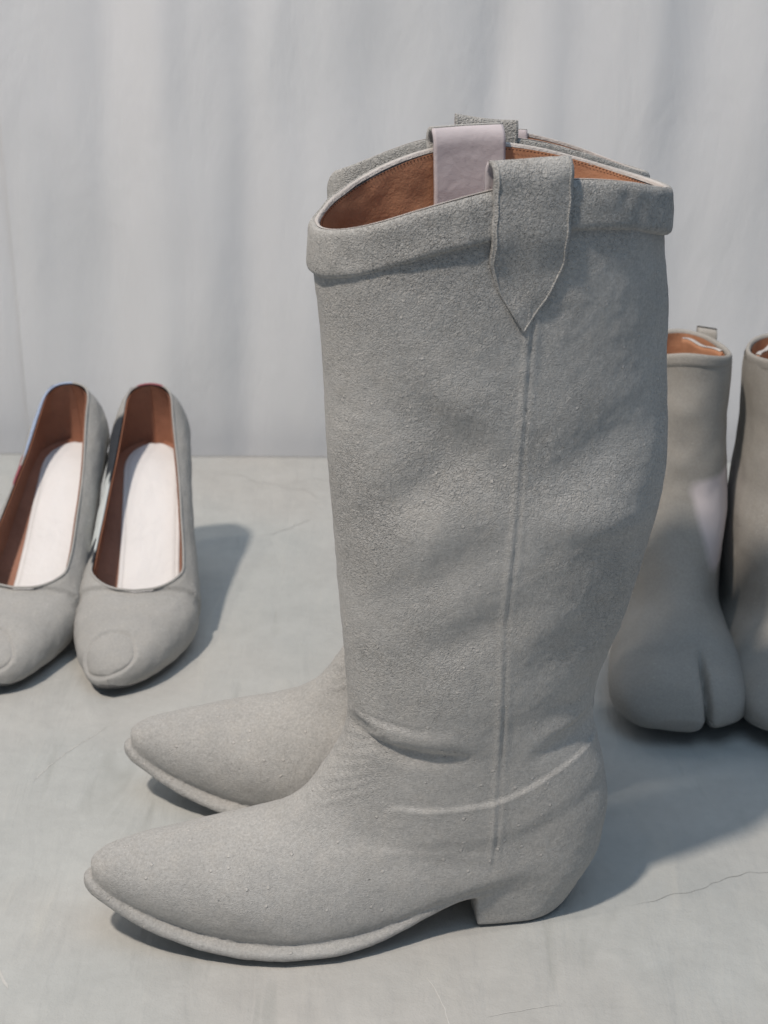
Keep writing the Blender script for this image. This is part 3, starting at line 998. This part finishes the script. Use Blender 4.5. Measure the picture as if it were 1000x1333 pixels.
def build_pump(loc, yaw, label, patch, group):
    toe_in = -.010 if patch == 'zebra' else .010

    def bend(V):
        V = np.array(V, float)
        V[:, 0] += toe_in * np.clip(1 - V[:, 1] / .085, 0, 1) ** 2
        return V
    root = empty('pump_shoe', loc, yaw)
    tag(root, label, 'shoe', group)
    n, m = 220, 70
    p = np.concatenate([.222 * (1 - np.cos(np.linspace(0, math.pi, n))) / 2])
    f = np.linspace(0, 1, m)
    P, Fq = np.meshgrid(p, f, indexing='ij')
    q, y, z = pump_point(P.ravel(), Fq.ravel())
    al = P.ravel()
    up = Fq.ravel()
    halves = []
    mtl = clay('clay_coat_' + patch, (.385, .38, .368), grain=.55, coarse=.45, speck=.5, patch=pump_patch(patch))
    Vs, Fs, at = [], [], {'along': [], 'up': [], 'side': []}
    for k, s in enumerate((-1, 1)):
        V = np.stack([s * q, y, z], 1)
        Vs.append(V)
        Fs.append(grid_faces(n, m, flip=(s < 0)) + k * len(V))
        at['along'].append(al)
        at['up'].append(up)
        at['side'].append(np.full(len(V), 1. if s < 0 else 0.))
    V, F = np.vstack(Vs), np.vstack(Fs)
    at = {k: np.concatenate(v) for k, v in at.items()}
    # weld the halves' touching rows by averaging normals: use plain smooth normals of the union
    N = vnormals(V, F)
    mid = np.abs(V[:, 0]) < 1e-5
    N[mid, 0] = 0
    N /= np.maximum(np.linalg.norm(N, axis=1, keepdims=True), 1e-9)
    # round toe cap, overlaid vamp edge, smeared coat
    cy, cz = .0145, .0265
    dd = np.sqrt((V[:, 0] * 1.0 + .004) ** 2 + (V[:, 1] - cy) ** 2 + ((V[:, 2] - cz) * .9) ** 2)
    dd = dd + .0016 * noise3(V, 70, 12.)
    d = .0012 * (1 - sstep(.0165, .0185, dd)) + .0009 * gauss(dd - .0172, .0011)
    vl = at['along'] - (.088 - .016 * at['up'] ** 2)
    d += .0018 * (1 - sstep(-.0008, .0008, vl)) * sstep(-.012, -.004, vl)
    d += .0011 * noise3(V, 45, 2.) + .0004 * noise3(V, 130, 5.) + .0002 * noise3(V, 260, 8.)
    V = V + N * d[:, None]
    N = vnormals(V, F)
    N[mid, 0] = 0
    N /= np.maximum(np.linalg.norm(N, axis=1, keepdims=True), 1e-9)
    V[mid, 0] = 0
    upo = mesh('upper', bend(V), F, mtl, root, normals=N, attrs=at)
    # lining
    p2 = p[p > .0735]
    P, Fq = np.meshgrid(p2, np.linspace(.05, 1, 40), indexing='ij')
    Fq = Fq * (.90 + .10 * sstep(.0735, .095, P))
    q, y, z = pump_point(P.ravel(), Fq.ravel(), .0020)
    back = sstep(.18, .222, P.ravel())
    y = y - .002 * back
    Vs, Fs = [], []
    for k, s in enumerate((-1, 1)):
        Vl = np.stack([s * q, y, z - .0006], 1)
        Vs.append(Vl)
        Fs.append(grid_faces(len(p2), 40, flip=(s > 0)) + k * len(Vl))
    ln = mesh('lining', bend(np.vstack(Vs)), np.vstack(Fs), BROWN, root)
    # pale binding round the topline
    pe = p[p >= .0695]
    q, y, z = pump_point(pe, np.ones_like(pe))
    path = np.vstack([np.stack([-q, y, z], 1), np.stack([q, y, z], 1)[::-1]])
    path[np.abs(path[:, 0]) < 1e-4, 0] = 0
    L = np.concatenate([[0], np.cumsum(np.linalg.norm(np.diff(path, axis=0), axis=1))])
    uu = np.linspace(0, L[-1], 260)
    path = np.stack([np.interp(uu, L, path[:, k]) for k in range(3)], 1)
    for _ in range(4):
        path = .5 * path + .25 * (np.roll(path, 1, 0) + np.roll(path, -1, 0))
    ring = []
    k = len(path)
    for i in range(k):
        tg = path[(i + 1) % k] - path[i - 1]
        tg /= max(np.linalg.norm(tg), 1e-9)
        a1 = np.cross(tg, [0, 0, 1.])
        a1 /= max(np.linalg.norm(a1), 1e-9)
        a2 = np.cross(a1, tg)
        for a in np.linspace(0, 2 * math.pi, 9)[:-1]:
            ring.append(path[i] - a1 * .0 + .0009 * (a1 * math.cos(a) + a2 * math.sin(a)))
    i = np.arange(k)[:, None]
    j = np.arange(8)[None]
    fr = np.stack(np.broadcast_arrays(i * 8 + j, i * 8 + (j + 1) % 8, ((i + 1) % k) * 8 + (j + 1) % 8, ((i + 1) % k) * 8 + j), -1).reshape(-1, 4)
    al2 = np.concatenate([np.linspace(.07, .222, k // 2), np.linspace(.222, .07, k - k // 2)])
    mesh('topline_binding', bend(np.array(ring)), fr, mtl, root,
         attrs={'along': np.repeat(al2, 8), 'up': np.ones(k * 8), 'side': np.repeat((path[:, 0] < 0).astype(float), 8)})
    # insole: padded white leather with a stitched border
    pi_ = np.linspace(.03, .208, 120)
    v = np.linspace(-1, 1, 41)
    w = pchip([.03, .05, .07, .10, .13, .16, .19, .208], [.0240, .0250, .0245, .0232, .0215, .0212, .0215, .0215], pi_)
    wide = pchip(PP, PW, pi_) * pchip([.03, .07, .10, .15, .19, .208], [.90, .93, .93, .92, .92, .90], pi_)
    endr = np.sqrt(np.clip(1 - ((pi_ - .180) / .0285).clip(0, 1) ** 2, 0, 1))
    w = np.where(pi_ > .180, w[np.argmin(abs(pi_ - .18))] * endr, w)
    zi = pchip([.03, .06, .08, .10, .13, .16, .19, .208], [.0105, .0088, .0095, .0145, .0390, .0680, .0910, .0965], pi_)
    V = np.zeros((120, 41, 3))
    shift = pchip([.03, .07, .13, .208], [.0038, .0040, .0028, .0008], pi_)
    V[..., 0] = w[:, None] * v[None] + shift[:, None]
    V[..., 1] = pi_[:, None]
    pad = .0016 * (1 - np.abs(v) ** 8) + .0012 * np.abs(v) ** 3
    V[..., 2] = zi[:, None] + pad[None] - .0006 * gauss(np.abs(v) - .84, .03)[None]
    V[..., 2] += (-.0006 * gauss(pi_ - .098, .0022) + .0004 * gauss(pi_ - .103, .003))[:, None] * (1 - np.abs(v[None]) ** 4)
    lowv = V.copy()
    lowv[..., 2] -= .003
    vv, ff = thick_strip(V, lowv, 120, 41)
    ins = mesh('insole', bend(vv), ff, INSOLE, root)
    sv, sf = [], []
    for s in (-1, 1):
        for k in range(0, 118):
            a = V[k, 20 + s * 17]
            b_ = V[k + 1, 20 + s * 17]
            dv = (b_ - a) * .32
            c_ = (a + b_) / 2 + [0, 0, .0003]
            o = len(sv)
            sv += [c_ - dv + [-.0002, 0, 0], c_ + dv + [-.0002, 0, 0], c_ + dv + [.0002, 0, 0], c_ - dv + [.0002, 0, 0]]
            sf.append([o + 3, o + 2, o + 1, o])
    st = mesh('stitching', bend(np.array(sv)), np.array(sf), WHITE_EDGE, ins)
    st['kind'] = 'stuff'
    # sole
    ps = .222 * (1 - np.cos(np.linspace(0, math.pi, 100))) / 2
    q, y, z = pump_point(ps, np.zeros_like(ps))
    va = np.linspace(-1, 1, 15)
    T = np.stack([q[:, None] * va[None] * .97, np.repeat(y[:, None], 15, 1), np.repeat(z[:, None] + .001, 15, 1)], -1)
    B = T.copy()
    B[..., 2] -= .0028
    B[..., 0] *= .96
    vv, ff = thick_strip(T, B, 100, 15)
    U = np.zeros((120, 21, 3))
    uv = np.linspace(-1, 1, 21)
    wide = np.where(pi_ > .180, wide * np.maximum(endr, .3), wide)
    U[..., 0] = wide[:, None] * uv[None]
    U[..., 1] = pi_[:, None] + .004 * sstep(.17, .208, pi_)[:, None]
    U[..., 2] = zi[:, None] - .0010 + .0035 * np.abs(uv[None]) ** 4
    mesh('footbed', bend(U.reshape(-1, 3)), grid_faces(120, 21)[:, ::-1].copy(), BROWN, root)
    mesh('sole', bend(vv), ff, DARK, root)
    # heel: tapering block under the seat
    hz = np.array([0, .001, .012, .04, .065, .080, .092])
    hw = np.array([.0105, .0110, .0112, .0130, .0175, .0225, .0265])
    y0 = np.array([.190, .190, .189, .186, .176, .168, .158])
    y1 = np.array([.2125, .213, .2135, .215, .2165, .2175, .218])
    nh = 40
    t = np.linspace(0, 2 * math.pi, nh, endpoint=False)
    V = np.zeros((len(hz), nh, 3))
    for k in range(len(hz)):
        V[k, :, 0] = hw[k] * np.sign(np.cos(t)) * np.abs(np.cos(t)) ** .7
        V[k, :, 1] = (y0[k] + y1[k]) / 2 + (y1[k] - y0[k]) / 2 * np.sign(np.sin(t)) * np.abs(np.sin(t)) ** .8
        V[k, :, 2] = hz[k]
    F = grid_faces(len(hz), nh, True).tolist() + [list(range(nh))[::-1]]
    V = V.reshape(-1, 3)
    V[:, 2] = np.minimum(V[:, 2], pchip(PP, PB, np.clip(V[:, 1], 0, .222)) + .0005)
    mesh('heel', bend(V), F, CLAY_SOFT, root)
    return root


build_pump((-.1715, .967, .0), R(0), 'grey clay-coated pump with a bare black and white patch along its left wall', 'zebra', 'pair of high-heeled pumps')
build_pump((-.2685, .973, .0), R(-11), 'grey clay-coated pump with pale blue rim, toe cut by the photo edge', 'blue', 'pair of high-heeled pumps')

# ================================================================== SPLIT-TOE ANKLE BOOTS
# local frame: loft in (x = toe..heel, y across, z), turned so that the toe faces the camera
TABI_KEYS = [
    (.0980, .226, .2020, .210, .0290, .50, 2.05, 2.05, -.006),
    (.0985, .200, .2020, .185, .0290, .50, 2.1, 2.1, 0),
    (.0985, .172, .2010, .158, .0290, .50, 2.1, 2.1, 0),
    (.0975, .145, .2000, .130, .0312, .50, 2.1, 2.1, 0),
    (.0930, .120, .2020, .095, .0330, .50, 2.2, 2.2, 0),
    (.0850, .100, .2090, .065, .0342, .53, 2.2, 2.2, 0),
    (.0760, .083, .2140, .035, .0345, .60, 2.1, 2.4, 0),
    (.0670, .070, .2080, .006, .0350, .66, 2.1, 2.8, 0),
    (.0580, .0610, .1600, .003, .0385, .68, 2.1, 3, 0),
    (.0480, .0540, .1150, .003, .0415, .68, 2.2, 3, 0),
    (.0385, .0490, .0800, .003, .0440, .66, 2.3, 3, 0),
    (.0290, .0450, .0550, .003, .0450, .64, 2.3, 3, 0),
    (.0200, .0410, .0360, .003, .0440, .62, 2.4, 3, 0),
    (.0110, .0350, .0200, .004, .0400, .58, 2.4, 2.6, 0),
    (.0045, .0270, .0080, .007, .0320, .54, 2.4, 2.4, 0),
    (.0010, .0190, .0020, .011, .0200, .50, 2.2, 2.2, 0),
]


def tabi_skin():
    V, F = voxel_union([loft(TABI_KEYS, 120, 36)], .0015)
    V = relax(V, F, 5)
    N = vnormals(V, F)
    x, y, z = V[:, 0], V[:, 1], V[:, 2]
    d = .0016 * noise3(V, 24, 3.) + .0005 * noise3(V, 90, 6.)
    xs = .0150 - .10 * np.clip(x - .0, 0, .06)
    L = sstep(.046, .018, x) * (z > -.01)
    d -= L * (.0085 * gauss(y - xs, .0016) + .0034 * gauss(y - xs, .0048))
    # the big toe is a little shorter
    d -= sstep(.03, 0., x) * sstep(.014, .03, y) * .002
    # folds above the instep
    d += .0008 * gauss(z - .150, .012) * sstep(.15, .09, x)
    d -= .0006 * gauss(z - .128, .012) * sstep(.15, .09, x)
    d += .0020 * gauss(z - .190 - .3 * y, .012) * gauss(y + .01, .02) * sstep(.15, .09, x)
    V = V + N * d[:, None]
    return V, F, vnormals(V, F)


TABI = tabi_skin()


def tabi_patch(nt, co, c):
    """where the coat has come off, the pale leather shows"""
    at = nd(nt, 'ShaderNodeAttribute', attribute_name='bare').outputs['Fac']
    nz = noise_node(nt, co, 60, 4, .6)
    msk = ramp(nt, math_node(nt, 'ADD', at, math_node(nt, 'MULTIPLY', math_node(nt, 'SUBTRACT', nz, .5), .35)), [(.30, (0, 0, 0)), (.70, (1, 1, 1))])
    return mix(nt, msk, c, (.66, .60, .61))


TABI_MAT = clay('clay_coat_split_toe', (.375, .358, .332), grain=.5, coarse=.4, warm=(.34, .31, .27), speck=.3, patch=tabi_patch)


def tabi_rim_z(x):
    s = np.clip((x - .098) / .104, 0, 1)
    return .2255 - .016 * s - .006 * np.sin(math.pi * s)


def build_tabi(loc, yaw, mirror, label, group):
    root = empty('split_toe_boot', loc, yaw)
    tag(root, label, 'ankle boot', group)

    def put(name, V, F, mat, parent=root, N=None, attrs=None):
        V = np.array(V, float)
        # toe (+0 .. heel) becomes +y; across becomes +x (big toe at +x unless mirrored)
        s = -1 if mirror else 1
        V = np.stack([s * V[:, 1], V[:, 0], V[:, 2]], 1)
        if N is not None: N = np.stack([s * N[:, 1], N[:, 0], N[:, 2]], 1)
        if s > 0: F = F[:, ::-1].copy()
        return mesh(name, V, F, mat, parent, normals=N, attrs=attrs)
    V, F, N = TABI
    c = V[F].mean(1)
    top = c[:, 2] > tabi_rim_z(c[:, 0]) - .004
    v, f, n = submesh(V, F, ~top & (c[:, 2] > .006), N)
    bare = sstep(-.008, .012, v[:, 1] - (-.001 + .30 * (.146 - v[:, 2]))) * sstep(.150, .130, v[:, 2]) * sstep(.06, .085, v[:, 2]) * sstep(.20, .18, v[:, 0])
    if mirror: bare = bare * 0
    put('upper', v, f, TABI_MAT, N=n, attrs={'bare': bare})
    v, f, n = submesh(V, F, ~top & (c[:, 2] <= .006), N)
    put('outsole', v, f, DARK, N=n)

    def rim(prof, n=220, amp=.0006, seed=0., t0=0., t1=1.):
        t = np.linspace(2 * math.pi * t0, 2 * math.pi * t1, n)
        e = 2 / 2.05
        x = .150 - .052 * np.sign(np.cos(t)) * np.abs(np.cos(t)) ** e
        y = .0285 * np.sign(np.sin(t)) * np.abs(np.sin(t)) ** e
        C = np.stack([x, y], 1)
        T = np.gradient(C, axis=0)
        Nn = np.stack([-T[:, 1], T[:, 0]], 1)
        Nn /= np.maximum(np.linalg.norm(Nn, axis=1, keepdims=True), 1e-9)
        if ((C - [.15, 0]) * Nn).sum() < 0: Nn = -Nn
        prof = np.asarray(prof, float)
        m = len(prof)
        P = np.zeros((n, m, 3))
        P[..., :2] = C[:, None] + Nn[:, None] * prof[None, :, :1]
        P[..., 2] = tabi_rim_z(C[:, 0])[:, None] + prof[None, :, 1]
        P = P.reshape(-1, 3)
        P[:, 2] += amp * 2 * noise3(P, 40, seed)
        P[:, :2] += (amp * noise3(P, 60, seed + 3))[:, None] * np.repeat(Nn, m, 0)
        return P, grid_faces(n, m)
    edge = dense([(-.0026, -.006), (-.0026, -.0008), (-.0014, .0006), (.0002, .0004), (.0009, -.0014), (.0008, -.006), (-.0006, -.0085)], 16)
    P, Fr = rim(edge, 240, .0006, 4.)
    put('rim_edge', P, Fr, TABI_MAT, attrs={'bare': np.full(len(P), 0.)})
    P, Fr = rim(dense([(-.0036, -.0016), (-.0038, -.03), (-.0036, -.09), (-.0036, -.13)], 16), 200, .0003, 7.)
    put('lining', P, Fr[:, ::-1].copy(), TAN)
    # loose fastening flap curling inside the opening
    nn, mm = 40, 24
    a = np.linspace(0, 1, nn)
    G = np.zeros((nn, mm, 3))
    hgt = np.linspace(0, -.07, mm)
    for i, q in enumerate(a):
        px = .184 - .034 * q + .004 * math.sin(math.pi * q)
        py = .001 + .0215 * q
        G[i, :, 0] = px
        G[i, :, 1] = py
        G[i, :, 2] = tabi_rim_z(px) - .001 + hgt + .0008 * math.sin(9 * q)
    O = G.copy()
    O[..., 1] += .0022
    O[..., 0] += .0012
    v, f = thick_strip(G, O, nn, mm)
    fl = put('fastening_flap', v, f, TAN)
    eg = np.stack([G[:, 0] + [0, -.0004, .0004], G[:, 0] + [.0006, .0011, .0009], O[:, 0] + [0, .0004, .0004], O[:, 2] + [0, .0005, 0]], 1)
    put('flap_edge', eg.reshape(-1, 3), grid_faces(nn, 4)[:, ::-1].copy(), WHITE_EDGE, fl)
    # back pull loop
    nn, mm = 30, 9
    prof = dense([(.0050, -.014), (.0060, -.002), (.0058, .0012), (.0035, .0030), (.0005, .0030), (-.0022, .0012), (-.0030, -.002), (-.0032, -.006)], nn)
    G = np.zeros((nn, mm, 3))
    O = np.zeros((nn, mm, 3))
    bx, by = .1955, .0190
    for i in range(nn):
        for q, v_ in enumerate(np.linspace(-1, 1, mm)):
            G[i, q] = (bx + prof[i, 0] - .003 * v_, by + v_ * .0062, tabi_rim_z(bx) + prof[i, 1])
            O[i, q] = G[i, q] - np.array([np.sign(prof[i, 0] - .001) * .0018, 0, .0018 if prof[i, 1] > .003 else 0])
    v, f = thick_strip(G, O, nn, mm)
    if not mirror: put('pull_loop', v, f, TABI_MAT)
    return root


build_tabi((.1870, .905, 0), R(-4), False, 'split-toe grey ankle boot partly behind the tall boot, pale bare patch on its side', 'pair of split-toe ankle boots')
build_tabi((.2695, .896, 0), R(1), True, 'split-toe ankle boot cut by the right edge of the photo', 'pair of split-toe ankle boots')
